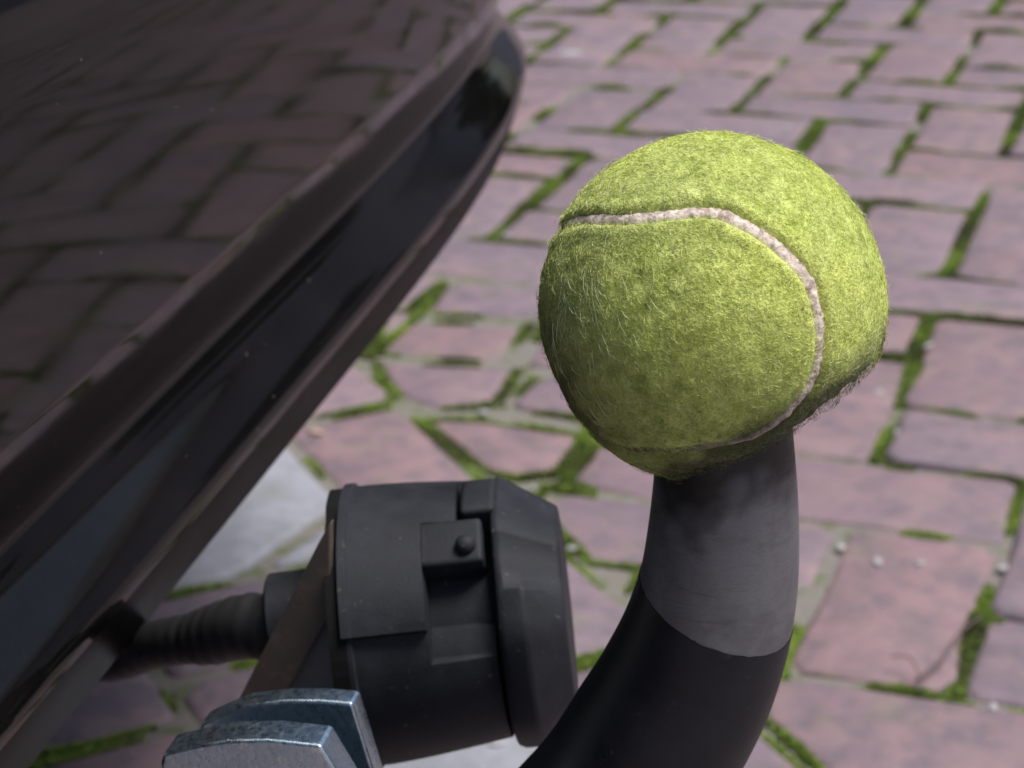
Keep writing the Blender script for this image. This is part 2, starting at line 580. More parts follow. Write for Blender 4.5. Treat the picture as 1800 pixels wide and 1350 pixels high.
for k in range(-12, 10):                                   # course of pale slabs with pairs of red headers between them
    s0 = 5.98 + k * 2 * LB
    if k == 0:
        # the slab with a crack across it: two pieces
        A = lambda s, t_: ((s + t_) * S2 * U, (t_ - s) * S2 * U)
        p1 = [A(5.98, -10.86), A(8.06, -10.86), A(8.06, -10.10), A(7.72, -9.66), A(7.44, -9.2), A(7.40, -9.14), A(5.98, -9.14)]
        p2 = [A(8.08, -9.94), A(8.08, -9.14), A(7.54, -9.14)]
        for p in (p1, p2):
            if poly_area(p) < 0: p.reverse()
            add_st(0, 0, 0, 0, True, poly=p, jit=0.0)
    else:
        add_st(s0 - .02, s0 + LB - .02, -10.9, -9.1, True)
    add_st(s0 + LB, s0 + 1.5 * LB, -10.9, -9.1)
    add_st(s0 + 1.5 * LB, s0 + 2 * LB, -10.9, -9.1)
row = 0
tcur = -10.95
while tcur > -40:                                          # running bond beyond the border, under the car
    for k in range(-22, 26):
        add_st(9.65 + (k + 0.5 * (row % 2)) * LB, 9.65 + (k + 1 + 0.5 * (row % 2)) * LB, tcur - 1.04, tcur)
    tcur -= 1.05; row += 1

# fitted pieces where the herringbone meets the border: cut and turned by hand when it was laid
FITTED = [
    [(-0.2195, -0.7189), (-0.0801, -0.6909), (-0.0613, -0.7755), (-0.2096, -0.7985)],
    [(-0.2336, -0.8225), (-0.1147, -0.8015), (-0.1081, -0.8863), (-0.2174, -0.8970)],
    [(-0.0945, -0.8044), (-0.0367, -0.7969), (-0.0200, -0.8823), (-0.0822, -0.8907)],
    [(-0.2027, -0.9152), (-0.0908, -0.8969), (-0.0836, -0.9659), (-0.0938, -0.9805), (-0.1170, -0.9883), (-0.1507, -0.9825), (-0.1771, -0.9561)],
    [(-0.0657, -0.9125), (0.0003, -0.9015), (0.0129, -0.9799), (-0.0673, -0.9754)],
    [(-0.1237, -1.0165), (-0.0752, -1.0050), (0.0038, -1.0123), (0.0067, -1.0810), (-0.0198, -1.0946), (-0.0377, -1.0899), (-0.0544, -1.0784)],
    [(0.0213, -1.0169), (0.0900, -1.0245), (0.1031, -1.1031), (0.0200, -1.0910)],
]
def inside(p, poly):
    n = len(poly); sg = 0
    for i in range(n):
        a, b = poly[i], poly[(i + 1) % n]
        c = (b[0] - a[0]) * (p[1] - a[1]) - (b[1] - a[1]) * (p[0] - a[0])
        if c < 0: sg += 1
    return sg == 0 or sg == n
def outline(b_):
    kind, c, rot, poly, dims, white = b_
    if poly is None:
        a, b = dims
        poly = [(-a / 2, -b / 2), (a / 2, -b / 2), (a / 2, b / 2), (-a / 2, b / 2)]
    ca, sa = math.cos(rot), math.sin(rot)
    return [(c[0] + p * ca - q * sa, c[1] + p * sa + q * ca) for p, q in poly]
def samples(poly):
    cx_ = sum(p[0] for p in poly) / len(poly); cy_ = sum(p[1] for p in poly) / len(poly)
    return [(cx_, cy_)] + [(cx_ + (p[0] - cx_) * f_, cy_ + (p[1] - cy_) * f_) for p in poly for f_ in (0.45, 0.72)]
for p in FITTED:
    if poly_area(p) < 0: p.reverse()
def clashes(b_):
    o_ = outline(b_)
    return any(any(inside(q, p) for q in samples(o_)) or any(inside(q, o_) for q in samples(p)) for p in FITTED)
kept = []
for b_ in bricks:
    if not clashes(b_):
        kept.append(b_); continue
    o_ = outline(b_)                                   # trim the brick back from the fitted pieces
    for p in FITTED:
        if not (any(inside(q, p) for q in samples(o_)) or any(inside(q, o_) for q in samples(p))): continue
        best, ba = [], 0.0
        for i in range(len(p)):
            a, b = p[i], p[(i + 1) % len(p)]
            nx, ny = b[1] - a[1], a[0] - b[0]          # outward for a CCW outline
            l = math.hypot(nx, ny); nx, ny = nx / l, ny / l
            q = clip_half(o_, nx, ny, a[0] * nx + a[1] * ny + 0.007)
            if len(q) >= 3 and poly_area(q) > ba: best, ba = q, poly_area(q)
        o_ = best
        if not o_: break
    if o_ and poly_area(o_) > 0.0022:
        cx_ = sum(q[0] for q in o_) / len(o_); cy_ = sum(q[1] for q in o_) / len(o_)
        if cx_ > -0.085:
            kept.append(('C', (cx_, cy_), 0.0, [(a - cx_, b - cy_) for a, b in o_], None, False))
bricks = kept
for p in FITTED:
    cx_ = sum(q[0] for q in p) / len(p); cy_ = sum(q[1] for q in p) / len(p)
    bricks.append(('C', (cx_, cy_), 0.0, [(a - cx_, b - cy_) for a, b in p], None, False))

# which bricks show largest in the photograph: inside the frame, nearest first
cmi = cam.matrix_world.inverted()
def in_view(x, y, z=0.0, margin=1.12):
    p = cmi @ Vector((x, y, z))
    if p.z > -0.05: return False, 99
    fx = p.x / -p.z * 3500 / 900; fy = p.y / -p.z * 3500 / 675
    return abs(fx) < margin and abs(fy) < margin, -p.z
order = []
for k, b_ in enumerate(bricks):
    iv, dist = in_view(*b_[1])
    d2 = math.hypot(b_[1][0] - 0.1, b_[1][1] + 1.2)
    order.append(((0 if iv else 1), dist if iv else d2, k))
order.sort()
single = set(k for _, _, k in order[:296])
variants = {}
def variant(kind, dims, q):
    key = (kind, q)
    if key not in variants:
        a, b = (HL, HW) if kind == 'H' else (VW, VL)
        V, F = brick_geo([(-a / 2, -b / 2), (a / 2, -b / 2), (a / 2, b / 2), (-a / 2, b / 2)], q * 7 + (3 if kind == 'H' else 0))
        me = bpy.data.meshes.new('brick')
        me.from_pydata(V, [], F); me.update()
        me.polygons.foreach_set('use_smooth', [True] * len(me.polygons))
        me.materials.append(M_brick)
        point_attr(me, 'rnd', [0.0] * len(V))
        variants[key] = (me, V, F)
    return variants[key]
rest_V, rest_F, rest_R, rest_M = [], [], [], []
for k, (kind, c_, rot, poly, dims, white) in enumerate(bricks):
    tx, ty = rb.gauss(0, 0.008), rb.gauss(0, 0.008)
    dz = rb.gauss(0, 0.0012)
    if kind == 'C':
        V, F = brick_geo(poly, k)
        me = None
    else:
        me, V, F = variant(kind, dims, rb.randrange(7))
    if k in single:
        if me is None:
            me = bpy.data.meshes.new('brick')
            me.from_pydata(V, [], F); me.update()
            me.polygons.foreach_set('use_smooth', [True] * len(me.polygons))
            me.materials.append(M_white if white else M_brick)
            point_attr(me, 'rnd', [0.0] * len(V))
        o = bpy.data.objects.new('paving_slab' if white else 'brick', me)
        link(o, pav)
        o.location = (c_[0], c_[1], dz)
        o.rotation_euler = (tx, ty, rot)
        if kind != 'C':
            a, b = (HL, HW) if kind == 'H' else (VW, VL)
            o.scale = (dims[0] / a, dims[1] / b, 1)
        if white: o['label'] = 'pale grey concrete slab set among the red bricks'
    else:
        ca, sa = math.cos(rot), math.sin(rot)
        o0 = len(rest_V)
        for p in V:
            rest_V.append((c_[0] + p[0] * ca - p[1] * sa, c_[1] + p[0] * sa + p[1] * ca, p[2] + dz + p[0] * ty * .5 + p[1] * tx * .5))
        rest_F += [tuple(i + o0 for i in f) for f in F]
        rest_R += [rb.random()] * len(V)
        rest_M += [1 if white else 0] * len(F)
o = mesh_obj('outer_bricks', rest_V, rest_F, M_brick, pav, smooth=True)
o.data.materials.append(M_white)
o.data.polygons.foreach_set('material_index', rest_M)
point_attr(o.data, 'rnd', rest_R)
tag(o, kind='stuff')

# moss in the joints: small tufts along brick edges, in patches
def moss_patch(P):
    return fbm(P, 9.0, 2, 21) * 0.55 + fbm(P, 45.0, 2, 5) * 0.6
edge_pts = []
for k, (kind, c_, rot, poly, dims, white) in enumerate(bricks):
    if not (-1.4 < c_[0] < 1.8 and -2.5 < c_[1] < 1.3): continue
    if poly is None:
        a, b = dims
        poly = [(-a / 2, -b / 2), (a / 2, -b / 2), (a / 2, b / 2), (-a / 2, b / 2)]
    ca, sa = math.cos(rot), math.sin(rot)
    if white: continue
    shade = -0.30 if (c_[0] + c_[1]) * S2 < -0.912 else 0.0
    iv, dist = in_view(*c_, margin=1.3)
    dens = 4200 if iv else 700
    for i in range(len(poly)):
        a = np.array(poly[i]); b = np.array(poly[(i + 1) % len(poly)])
        l = np.linalg.norm(b - a); nrm = np.array([(b - a)[1], -(b - a)[0]]) / l
        m = int(l * dens)
        vertical = abs(nrm[0]) > 0.8
        w_ = 0.0085 if vertical else 0.0030
        tq = rng.random(m); off = rng.random(m) * w_ - 0.0010
        q = a + (b - a) * tq[:, None] + nrm * off[:, None]
        keep_bias = (0.40 if vertical else 0.12) + shade
        x = c_[0] + q[:, 0] * ca - q[:, 1] * sa; y = c_[1] + q[:, 0] * sa + q[:, 1] * ca
        edge_pts.append(np.c_[x, y, np.full(m, keep_bias)])
E_ = np.concatenate(edge_pts)
pt = moss_patch(E_[:, :2]) + E_[:, 2]
E_ = E_[pt > 0.0]; pv = pt[pt > 0.0]
nt = len(E_)
base = np.c_[E_[:, :2], np.full(nt, -0.0038)]
hgt = 0.0028 + 0.0050 * np.clip(pv * 1.3, 0, 1) * rng.uniform(0.5, 1.3, nt)
Vm, hvm = [], []
for q in range(4):
    ang = rng.random(nt) * 6.283
    d = np.c_[np.cos(ang), np.sin(ang), np.zeros(nt)]
    wdt = rng.uniform(0.0012, 0.0026, nt)
    lean = rng.normal(0, 0.0015, (nt, 2))
    tip = base + np.c_[lean, hgt * rng.uniform(0.7, 1.15, nt)]
    Vm.append(np.stack([base - d * wdt[:, None], base + d * wdt[:, None], tip], 1))
    hvm.append(np.repeat(np.clip(0.50 + fbm(E_[:, :2], 55, 3, 9) * .32 + rng.normal(0, .17, nt), 0, 1), 3))
Vm = np.concatenate(Vm).reshape(-1, 3)
me = fast_mesh('moss', Vm, np.arange(len(Vm)).reshape(-1, 3), M_moss)
point_attr(me, 'hv', np.concatenate(hvm)[:len(me.vertices)])
o = link(bpy.data.objects.new('moss', me))
tag(o, 'bright green moss growing in the joints between the bricks', 'moss', kind='stuff')

# ------------------------------------------------------------------ the car (local frame: x to the rear, y across, z up; origin on the ground under the tow ball)
BX, BY, BZ = 0.345003, -1.954914, 0.477752
ROT = 0.114654
car = empty('parked_car', (BX, BY, 0), ROT)
tag(car, 'dark grey car seen from behind, glossy rear bumper above a black tow bar', 'car')
H0 = BZ
def Z(z): return z + H0

plan_half = catmull([(-0.168, 0.0), (-0.168, 0.2), (-0.1685, 0.36), (-0.172, 0.47), (-0.180, 0.56), (-0.197, 0.65), (-0.226, 0.72),
                     (-0.271, 0.775), (-0.34, 0.812), (-0.45, 0.832), (-0.65, 0.84), (-1.0, 0.845)], 8)
plan = np.concatenate([plan_half[::-1] * np.array([1, -1]), plan_half[1:]])
tg = np.gradient(plan, axis=0); tg /= np.linalg.norm(tg, axis=1)[:, None]
nrm2 = np.c_[tg[:, 1], -tg[:, 0]]
if nrm2[len(plan) // 2][0] < 0: nrm2 = -nrm2

def soft_profile(pts):
    """pts (d, z, r): polyline with a rounding radius per corner"""
    out = []
    n = len(pts)
    for i, (d, z, r) in enumerate(pts):
        p1 = np.array([d, z])
        if i in (0, n - 1) or r == 0:
            out.append(p1); continue
        a = np.array(pts[i - 1][:2]) - p1; b = np.array(pts[i + 1][:2]) - p1
        la, lb = np.linalg.norm(a), np.linalg.norm(b)
        rr = min(r, la * .48, lb * .48)
        q0, q2 = p1 + a / la * rr, p1 + b / lb * rr
        for k in range(7):
            t_ = k / 6
            out.append((1 - t_) ** 2 * q0 + 2 * t_ * (1 - t_) * p1 + t_ * t_ * q2)
    return out

def sweep(name, prof, mat, parent, off=0.0):
    m = len(prof)
    V, F = [], []
    for p, nn in zip(plan, nrm2):
        for d, z in prof:
            q = p + nn * (d + off)
            V.append((q[0], q[1], Z(z)))
    for i in range(len(plan) - 1):
        for k in range(m - 1):
            F.append((i * m + k, i * m + k + 1, (i + 1) * m + k + 1, (i + 1) * m + k))
    o = mesh_obj(name, V, F, mat, parent, smooth=True)
    fix_normals(o)
    return o
prof = soft_profile([(-0.040, 0.064, 0), (-0.006, 0.0700, 0.003), (0.003, 0.0685, 0.005), (0.0092, 0.040, 0.02), (0.0090, 0.010, 0.02), (0.0070, -0.020, 0.02), (0.0040, -0.0490, 0.0012),
                     (0.0034, -0.0508, 0.0008), (-0.0095, -0.0840, 0.0022), (-0.0058, -0.0910, 0.004), (0.0000, -0.0975, 0.004), (0.0054, -0.1043, 0.003), (0.0082, -0.1085, 0.0035), (0.0060, -0.1180, 0.005), (0.0000, -0.1345, 0.002),
                     (-0.004, -0.1382, 0.002), (-0.014, -0.1400, 0.002), (-0.030, -0.138, 0), (-0.032, -0.10, 0)])
bump_o = sweep('rear_bumper', prof, M_paint, car)
bump_o.data.materials.append(M_lip)
for p in bump_o.data.polygons:
    if p.center.z < Z(-0.1125): p.material_index = 1
bump_o['label'] = 'glossy dark bumper reflecting the brick paving'
# bodywork above the bumper
prof2 = soft_profile([(-0.055, 0.060, 0), (-0.022, 0.070, 0), (-0.016, 0.078, 0.003), (-0.022, 0.10, 0.02), (-0.024, 0.30, 0.05), (-0.040, 0.42, 0.02),
                      (-0.055, 0.44, 0.01), (-0.062, 0.44, 0)])
sweep('tailgate', prof2, M_paint, car)
prof3 = soft_profile([(-0.066, 0.438, 0), (-0.075, 0.46, 0.01), (-0.22, 0.80, 0.05), (-0.235, 0.82, 0)])
sweep('rear_window', prof3, M_glass, car)
# roof and floor
def plan_cap(name, z, inset_, mat):
    ring = [(p[0] - n_[0] * inset_, p[1] - n_[1] * inset_, Z(z)) for p, n_ in zip(plan, nrm2)]
    ring += [(-2.6, ring[-1][1], Z(z)), (-2.6, ring[0][1], Z(z))]
    ring_b = [(x, y, z_ + 0.03) for x, y, z_ in ring]
    n = len(ring)
    F = [tuple(range(n)), tuple(reversed(range(n, 2 * n)))] + [(i, (i + 1) % n, n + (i + 1) % n, n + i) for i in range(n)]
    return fix_normals(mesh_obj(name, ring + ring_b, F, mat, car))
plan_cap('roof', 0.815, 0.232, M_paint)
plan_cap('floor_pan', -0.13, 0.05, M_under)
for s in (-1, 1):
    V, F = box(-2.6, -1.0, s * 0.84 - 0.012, s * 0.84 + 0.012, Z(-0.13), Z(0.43))
    o = mesh_obj('body_side', V, F, M_paint, car)
    bevel_mod(o, 0.008)
for s in (-1, 1):
    V, F = [], []
    pr = [(0.20, -0.09), (0.29, -0.10), (0.315, -0.085), (0.318, 0), (0.315, 0.085), (0.29, 0.10), (0.20, 0.09)]
    nw = 40
    for k in range(nw):
        a = 2 * math.pi * k / nw
        for r, y in pr:
            V.append((-0.95 + r * math.cos(a), s * 0.72 + y, 0.318 + r * math.sin(a)))
    m = len(pr)
    for k in range(nw):
        for q in range(m - 1):
            F.append((k * m + q, ((k + 1) % nw) * m + q, ((k + 1) % nw) * m + q + 1, k * m + q + 1))
    ty = fix_normals(mesh_obj('tyre', V, F, M_tyre, car, smooth=True))
    V, F = tube([(-0.95, s * 0.72 - 0.06, 0.318), (-0.95, s * 0.72, 0.318), (-0.95, s * 0.72 + 0.06, 0.318)], [0.205, 0.2, 0.205], 32)
    mesh_obj('rim', V, F, M_rim, ty)

# ---- tow bar: swan neck, painted below, bare steel above
cl = catmull([(0.003, 0, -0.010), (0.003, 0, -0.026), (0.0030, 0, -0.046), (0.0015, 0, -0.064), (-0.0030, 0, -0.081), (-0.0105, 0, -0.098), (-0.0225, 0, -0.119),
              (-0.041, 0, -0.140), (-0.067, 0, -0.156), (-0.10, 0, -0.166), (-0.16, 0, -0.170), (-0.34, 0, -0.170)], 12)
zs = cl[:, 2]
arc = np.concatenate([[0], np.cumsum(np.linalg.norm(np.diff(cl, axis=0), axis=1))])
rad = np.interp(arc, [0, 0.016, 0.030, 0.045, 0.06, 0.075, 0.09, 0.12, 0.5], [0.0130, 0.0134, 0.0146, 0.0158, 0.0170, 0.0183, 0.0192, 0.0197, 0.02])
V, F = tube(np.c_[cl[:, 0], cl[:, 1], cl[:, 2] + H0], rad, 72)
bm = bmesh.new()
bv = [bm.verts.new(v) for v in V]
for f in F: bm.faces.new([bv[i] for i in f])
# where paint ends: a tilted line round the neck (lower towards the rear)
cutn = Vector((0.37, -0.08, 0.92)).normalized()
cutp = Vector((0.003, -0.015, Z(-0.0665)))
bmesh.ops.bisect_plane(bm, geom=bm.verts[:] + bm.edges[:] + bm.faces[:], plane_co=cutp, plane_no=cutn)
upper = [f for f in bm.faces if (f.calc_center_median() - cutp).dot(cutn) > 0]
for v in bm.verts:                                     # the paint edge is a little ragged
    if abs((v.co - cutp).dot(cutn)) < 1e-5:
        k = float(fbm(np.array([v.co[:]]), 900, 3, 66)[0]) + 0.6 * float(fbm(np.array([v.co[:]]), 3200, 1, 67)[0])
        v.co += cutn * 0.00018 * k
upper = [f for f in bm.faces if f in set(upper)]
bm2 = bm.copy()
bm.faces.ensure_lookup_table()
bmesh.ops.delete(bm, geom=upper, context='FACES')
bm2.faces.ensure_lookup_table()
lower2 = [f for f in bm2.faces if (f.calc_center_median() - cutp).dot(cutn) <= 0]
bmesh.ops.delete(bm2, geom=lower2, context='FACES')
# the coat of paint stands a little proud
for bmx, nm in ((bm, 'tow_bar'), (bm2, 'neck')):
    me = bpy.data.meshes.new(nm)
    bmesh.ops.recalc_face_normals(bmx, faces=bmx.faces)
    bmx.to_mesh(me); bmx.free()
    me.polygons.foreach_set('use_smooth', [True] * len(me.polygons))
    if nm == 'tow_bar':
        me.materials.append(M_bar)
        n_ = np.zeros(len(me.vertices) * 3); me.vertices.foreach_get('normal', n_)
        c_ = np.zeros(len(me.vertices) * 3); me.vertices.foreach_get('co', c_)
        me.vertices.foreach_set('co', c_ + n_ * 0.00012)
        tow = link(bpy.data.objects.new(nm, me), car)
        tow['label'] = 'curved black painted tow bar under the tennis ball'
    else:
        me.materials.append(M_steel)
        co = np.array([v.co for v in me.vertices])
        g_ = np.clip((co[:, 2] - Z(-0.0435)) / 0.012 + 0.5 * fbm(co, 260, 3, 4) + 0.3 * fbm(co, 900, 2, 14) - 0.45 * co[:, 0] / 0.018, 0, 0.92)
        point_attr(me, 'grime', g_)
        nk = link(bpy.data.objects.new(nm, me), tow)
        nk['label'] = 'bare grey steel neck of the tow bar'

# ---- two zinc plated lugs beside the bar
def lug(poly, y0, y1):
    V, F = prism([(x / 1000, Z(z / 1000)) for x, z in poly], y0, y1)
    o = fix_normals(mesh_obj('bracket_plate', V, F, M_zinc, car))
    bevel_mod(o, 0.0009, 2)
    return o
lug([(-115.5, -103.5), (-114.6, -100.7), (-107.3, -97.9), (-99.3, -95.6), (-90.2, -94.3), (-78.4, -94.3), (-70, -111), (-58, -135), (-58, -180), (-118, -180)], -0.024, -0.0155)
lug([(-114.9, -108), (-114.3, -105.6), (-108.8, -102.3), (-103.1, -99.4), (-93.6, -97.2), (-85.6, -96.3), (-77.8, -96.1), (-73.0, -118), (-66, -150), (-66, -180), (-116, -180)], -0.004, 0.002)

# ---- trailer socket: local X along its axis (0 at the flange), tilted up to the rear
sock_ax = math.radians(5)
SO = Vector((-0.0975, 0.062, Z(-0.1168)))
cx8, sx8 = math.cos(sock_ax), math.sin(sock_ax)
sock_yaw = math.radians(13)
cyw, syw = math.cos(sock_yaw), math.sin(sock_yaw)
def S(x, y, z):
    """socket-local mm -> car frame metres"""
    x, y, z = x / 1000, y * 1.14 / 1000, z * 1.14 / 1000
    x, z = x * cx8 - z * sx8, x * sx8 + z * cx8
    x, y = x * cyw - y * syw, x * syw + y * cyw
    return (SO.x + x, SO.y + y, SO.z + z)
D = math.radians
def polar_solid(name, xs, phis, rfun, mat, parent, front=True, back=True):
    """solid of revolution-like part with steps; phi 0 = towards the viewer side (-y), 90 = up"""
    V, F = [], []
    n = len(phis)
    for x in xs:
        for p in phis:
            r, dx = rfun(x, p)
            V.append(S(x + dx, -r * math.cos(D(p)), r * math.sin(D(p))))
    for i in range(len(xs) - 1):
        for k in range(n):
            k2 = (k + 1) % n
            F.append((i * n + k, i * n + k2, (i + 1) * n + k2, (i + 1) * n + k))
    if back:
        V.append(S(xs[0] , 0, 0)); c0 = len(V) - 1
        F += [(c0, (k + 1) % n, k) for k in range(n)]
    if front:
        V.append(S(xs[-1], 0, 0)); c1 = len(V) - 1
        b0 = (len(xs) - 1) * n
        F += [(c1, b0 + k, b0 + (k + 1) % n) for k in range(n)]
    o = mesh_obj(name, V, F, mat, parent)
    fix_normals(o)
    return o
def breaks(vals, e):
    out = []
    for v in vals:
        out += [v - e, v + e]
    return out
phis = sorted(set([round(a, 2) for a in list(range(-180, 180, 5)) + breaks([12, 26, 30, 53, 71, 154], 0.6)]))
xs = sorted(set(list(np.linspace(0, 36, 19).round(2)) + breaks([2.2, 20.5, 29.0], 0.25)))
def r_body(x, p):
    taper = 30.2 - 3.4 * max(0, (x - 4) / 32) ** 1.3
    up_ = 26 < p < 154
    r = taper + (1.9 + 1.6 * max(0, (x - 4) / 32) if up_ else 0.0)
    if x < 2.2: r += 0.8
    if x > 20.5 and 12 < p < 71:
        if p < 26: r = 24.5 + 2.0 * (26 - p) / 14        # ledge under the recess
        elif p < 53: r = 23.0
        else: r = 21.5
    if x > 29.0 and 71 < p < 110: r = 24
    return r, 0.0
sock = polar_solid('trailer_socket', xs, phis, r_body, M_sock, car)
sock['label'] = 'black plastic trailer socket with a closed hinged lid'
bevel_mod(sock, 0.0008, 2, 40)
# rubber gasket behind the flange with a raised tab on top
def r_gask(x, p): return 31.6 + (1.2 if 80 < p < 108 else 0), 0.0
o = polar_solid('gasket', [-3.2, -2.8, 0.6, 1.0], list(range(-180, 180, 6)), r_gask, M_hole, sock)
# lid
def r_lid(x, p):
    a = (p + 22.5) % 45 - 22.5
    rp = 28.3 / math.cos(D(a)) * 0.985
    rr = 0.45 * rp + 0.55 * 29.8
    if 60 < p < 125: rr += 1.4
    f_ = (x - 37.2) / 16.0
    k = 1.0 if f_ < 0.42 else 1.0 - 0.24 * ((f_ - 0.42) / 0.58) ** 0.9
    if 40 < p < 140: k = 1.0 if f_ < 0.1 else 1.0 - 0.26 * ((f_ - .1) / .9)
    if f_ < 0.05: k *= 0.985
    return rr * k, 0.0
lid_ph = list(range(-180, 180, 5))
lid = polar_solid('lid', [37.2, 37.9, 39, 43.5, 44.5, 48, 51.8, 53.2], lid_ph, r_lid, M_sock, sock)
bevel_mod(lid, 0.0009, 2, 30)
# dark seal between body and lid
polar_solid('seal', [35.5, 37.6], list(range(-180, 180, 8)), lambda x, p: (24.5, 0), M_hole, sock)
# hinge lug arm with rounded end and pin
def radial_block(name, x0, x1, p0, p1, ra, rb_, mat, parent, bev=0.0008):
    xs_ = [x0, x1]; n = 6
    V, F = [], []
    for x in xs_:
        for r in (ra, rb_):
            for k in range(n + 1):
                p = p0 + (p1 - p0) * k / n
                V.append(S(x, -r * math.cos(D(p)), r * math.sin(D(p))))
    m = n + 1
    for k in range(n):
        F.append((m + k, m + k + 1, 3 * m + k + 1, 3 * m + k))
        F.append((k, 2 * m + k, 2 * m + k + 1, k + 1))
        F.append((k, k + 1, m + k + 1, m + k))
        F.append((2 * m + k, 3 * m + k, 3 * m + k + 1, 2 * m + k + 1))
    F.append((0, m, 3 * m, 2 * m)); F.append((n, 2 * m + n, 3 * m + n, m + n))
    o = fix_normals(mesh_obj(name, V, F, mat, parent))
    bevel_mod(o, bev, 3, 40)
    return o
radial_block('hinge_arm', 19.5, 35.2, 51, 72, 18, 31.6, M_sock, sock, 0.0034)
radial_block('knuckle', 29.8, 38.5, 76, 106, 20, 31.4, M_sock, sock, 0.0014)
c0 = np.array(S(31.2, -31.2 * math.cos(D(58)), 31.2 * math.sin(D(58)))); c1 = np.array(S(31.2, -34.0 * math.cos(D(58)), 34.0 * math.sin(D(58))))
V, F = tube([c0 * 1.0, c0 * .4 + c1 * .6, c1], [0.0024, 0.0024, 0.0015], 16)
mesh_obj('hinge_pin', V, F, M_sock, sock, smooth=True)
V, F = tube([S(44.5, -29.5, -2), S(44.5, -27, -2)], [0.0012, 0.0012], 12)
# cable gland behind the flange
gl = np.array([S(-3, 0, 4.5), S(-12, 0, 4.5), S(-21.5, 0, 4.2), S(-22.5, 0, 4.2)])
V, F = tube(gl, [0.0125, 0.0125, 0.0125, 0.0112], 40)
bevel_mod(mesh_obj('cable_gland', V, F, M_sock, sock), 0.0006)
cp = catmull([S(-12, 0, -2), (-0.126, 0.062, Z(-0.1185)), (-0.144, 0.070, Z(-0.1280)), (-0.163, 0.080, Z(-0.1380)), (-0.190, 0.097, Z(-0.1555)), (-0.235, 0.13, Z(-0.172)), (-0.32, 0.2, Z(-0.168))], 12)
ca_ = np.linspace(0, 1, len(cp))
cr = np.interp(ca_, [0, .10, .20, .30, .345, .36, .5, 1], [.0080, .0088, .0084, .0080, .0076, .0068, .0066, .0066]) * (1 + 0.035 * np.sin(np.arange(len(cp)) * 2.1))
V, F = tube(cp, cr, 28)
mesh_obj('cable', V, F, M_cable, sock, smooth=True)
# folded sheet steel bracket behind the flange
def slab(name, pts, thick, mat):
    P = [Vector(p) for p in pts]
    nn = (P[1] - P[0]).cross(P[2] - P[0]).normalized() * thick
    n = len(P)
    V = [p for p in P] + [p + nn for p in P]
    F = [tuple(range(n)), tuple(reversed(range(n, 2 * n)))] + [(i, (i + 1) % n, n + (i + 1) % n, n + i) for i in range(n)]
    o = fix_normals(mesh_obj(name, V, F, mat, sock))
    bevel_mod(o, 0.0006)
    return o
def c_(x, y, z): return (x / 1000, y / 1000, Z(z / 1000))
slab('bracket', [c_(-95.4, 42.0, -74.5), c_(-98.9, 42.0, -80.4), c_(-123.4, 42.0, -126.9), c_(-131.7, 42.0, -142.7), c_(-117.8, 42.0, -141.0), c_(-112.0, 42.0, -125.7), c_(-97.7, 42.0, -100.5)], 0.003, M_brk)
slab('gusset', [c_(-98.7, 49.0, -98.8), c_(-114.8, 49.0, -130.2), c_(-120.7, 49.0, -145.8), c_(-94.4, 49.0, -142.7), c_(-91.6, 49.0, -98.2)], 0.003, M_gus)

# ------------------------------------------------------------------ tennis ball (origin at its centre, metres)
ball = empty('tennis_ball', (BX, BY, BZ), ROT)
tag(ball, 'worn yellow green tennis ball pushed over the end of the tow bar', 'tennis ball')
RB = 0.0331
seam_mm = [(-27.3, -6.9, 17.8), (-25.3, -9.3, 19.6), (-17.8, -16.8, 22.5), (-12.0, -19.9, 23.9), (-6.5, -21.0, 25.0), (-2.4, -21.0, 25.7), (1.7, -20.8, 26.0),
           (5.8, -20.8, 25.3), (10.0, -21.3, 23.5), (13.6, -21.6, 21.4), (16.7, -21.7, 18.9), (19.3, -21.7, 16.4), (21.2, -21.9, 13.3), (22.6, -22.6, 9.3),
           (23.5, -23.1, 5.1), (23.5, -23.5, 0.9), (22.9, -24.0, -2.8), (21.7, -24.5, -6.0), (19.8, -25.3, -8.9), (17.8, -25.7, -11.4), (14.3, -26.5, -14.2),
           (9.2, -27.3, -16.8), (3.0, -27.8, -18.2), (-3.5, -26.7, -19.6), (-10.5, -23.5, -21.1), (-14.9, -20.4, -21.6),
           (-21, -14, -21), (-26, -4, -19), (-29, 8, -13), (-30, 14, -4), (-31, 11, 5), (-31, 2, 12)]
sm = catmull([np.array(p) / np.linalg.norm(p) for p in seam_mm + [seam_mm[0]]], 14)
sm /= np.linalg.norm(sm, axis=1)[:, None]
cut_n = np.array([0.502, -0.023, -0.860]); cut_n /= np.linalg.norm(cut_n)
lip = np.array([-0.30, -0.42, -0.86]); lip /= np.linalg.norm(lip)
beak = np.array([0.985, 0.10, -0.20]); beak /= np.linalg.norm(beak)

def seam_dist(Dv):
    """angular distance (as metres on the ball) to the seam"""
    best = np.full(len(Dv), -1.0)
    for k in range(0, len(sm), 2):
        best = np.maximum(best, Dv @ sm[k])
    return np.arccos(np.clip(best, -1, 1)) * RB
def ball_radius(Dv, groove=True):
    r = np.full(len(Dv), RB)
    r = r + 0.0012 * np.exp(-((1 - Dv @ lip) / 0.07)) + 0.0004 * np.exp(-((1 - Dv @ beak) / 0.03))
    r += 0.00028 * fbm(Dv * RB, 260, 3, 31) + 0.00012 * fbm(Dv * RB, 1300, 2, 32)
    if groove:
        sdist = seam_dist(Dv)
        r += 0.00035 * np.exp(-((sdist - 0.0029) / 0.0012) ** 2) - 0.0011 * np.exp(-(sdist / 0.0015) ** 4)
    return r
def cut_height(P):
    a_ = fbm(P, 330, 4, 44)
    return P @ cut_n - (0.0222 + 0.0011 * a_)
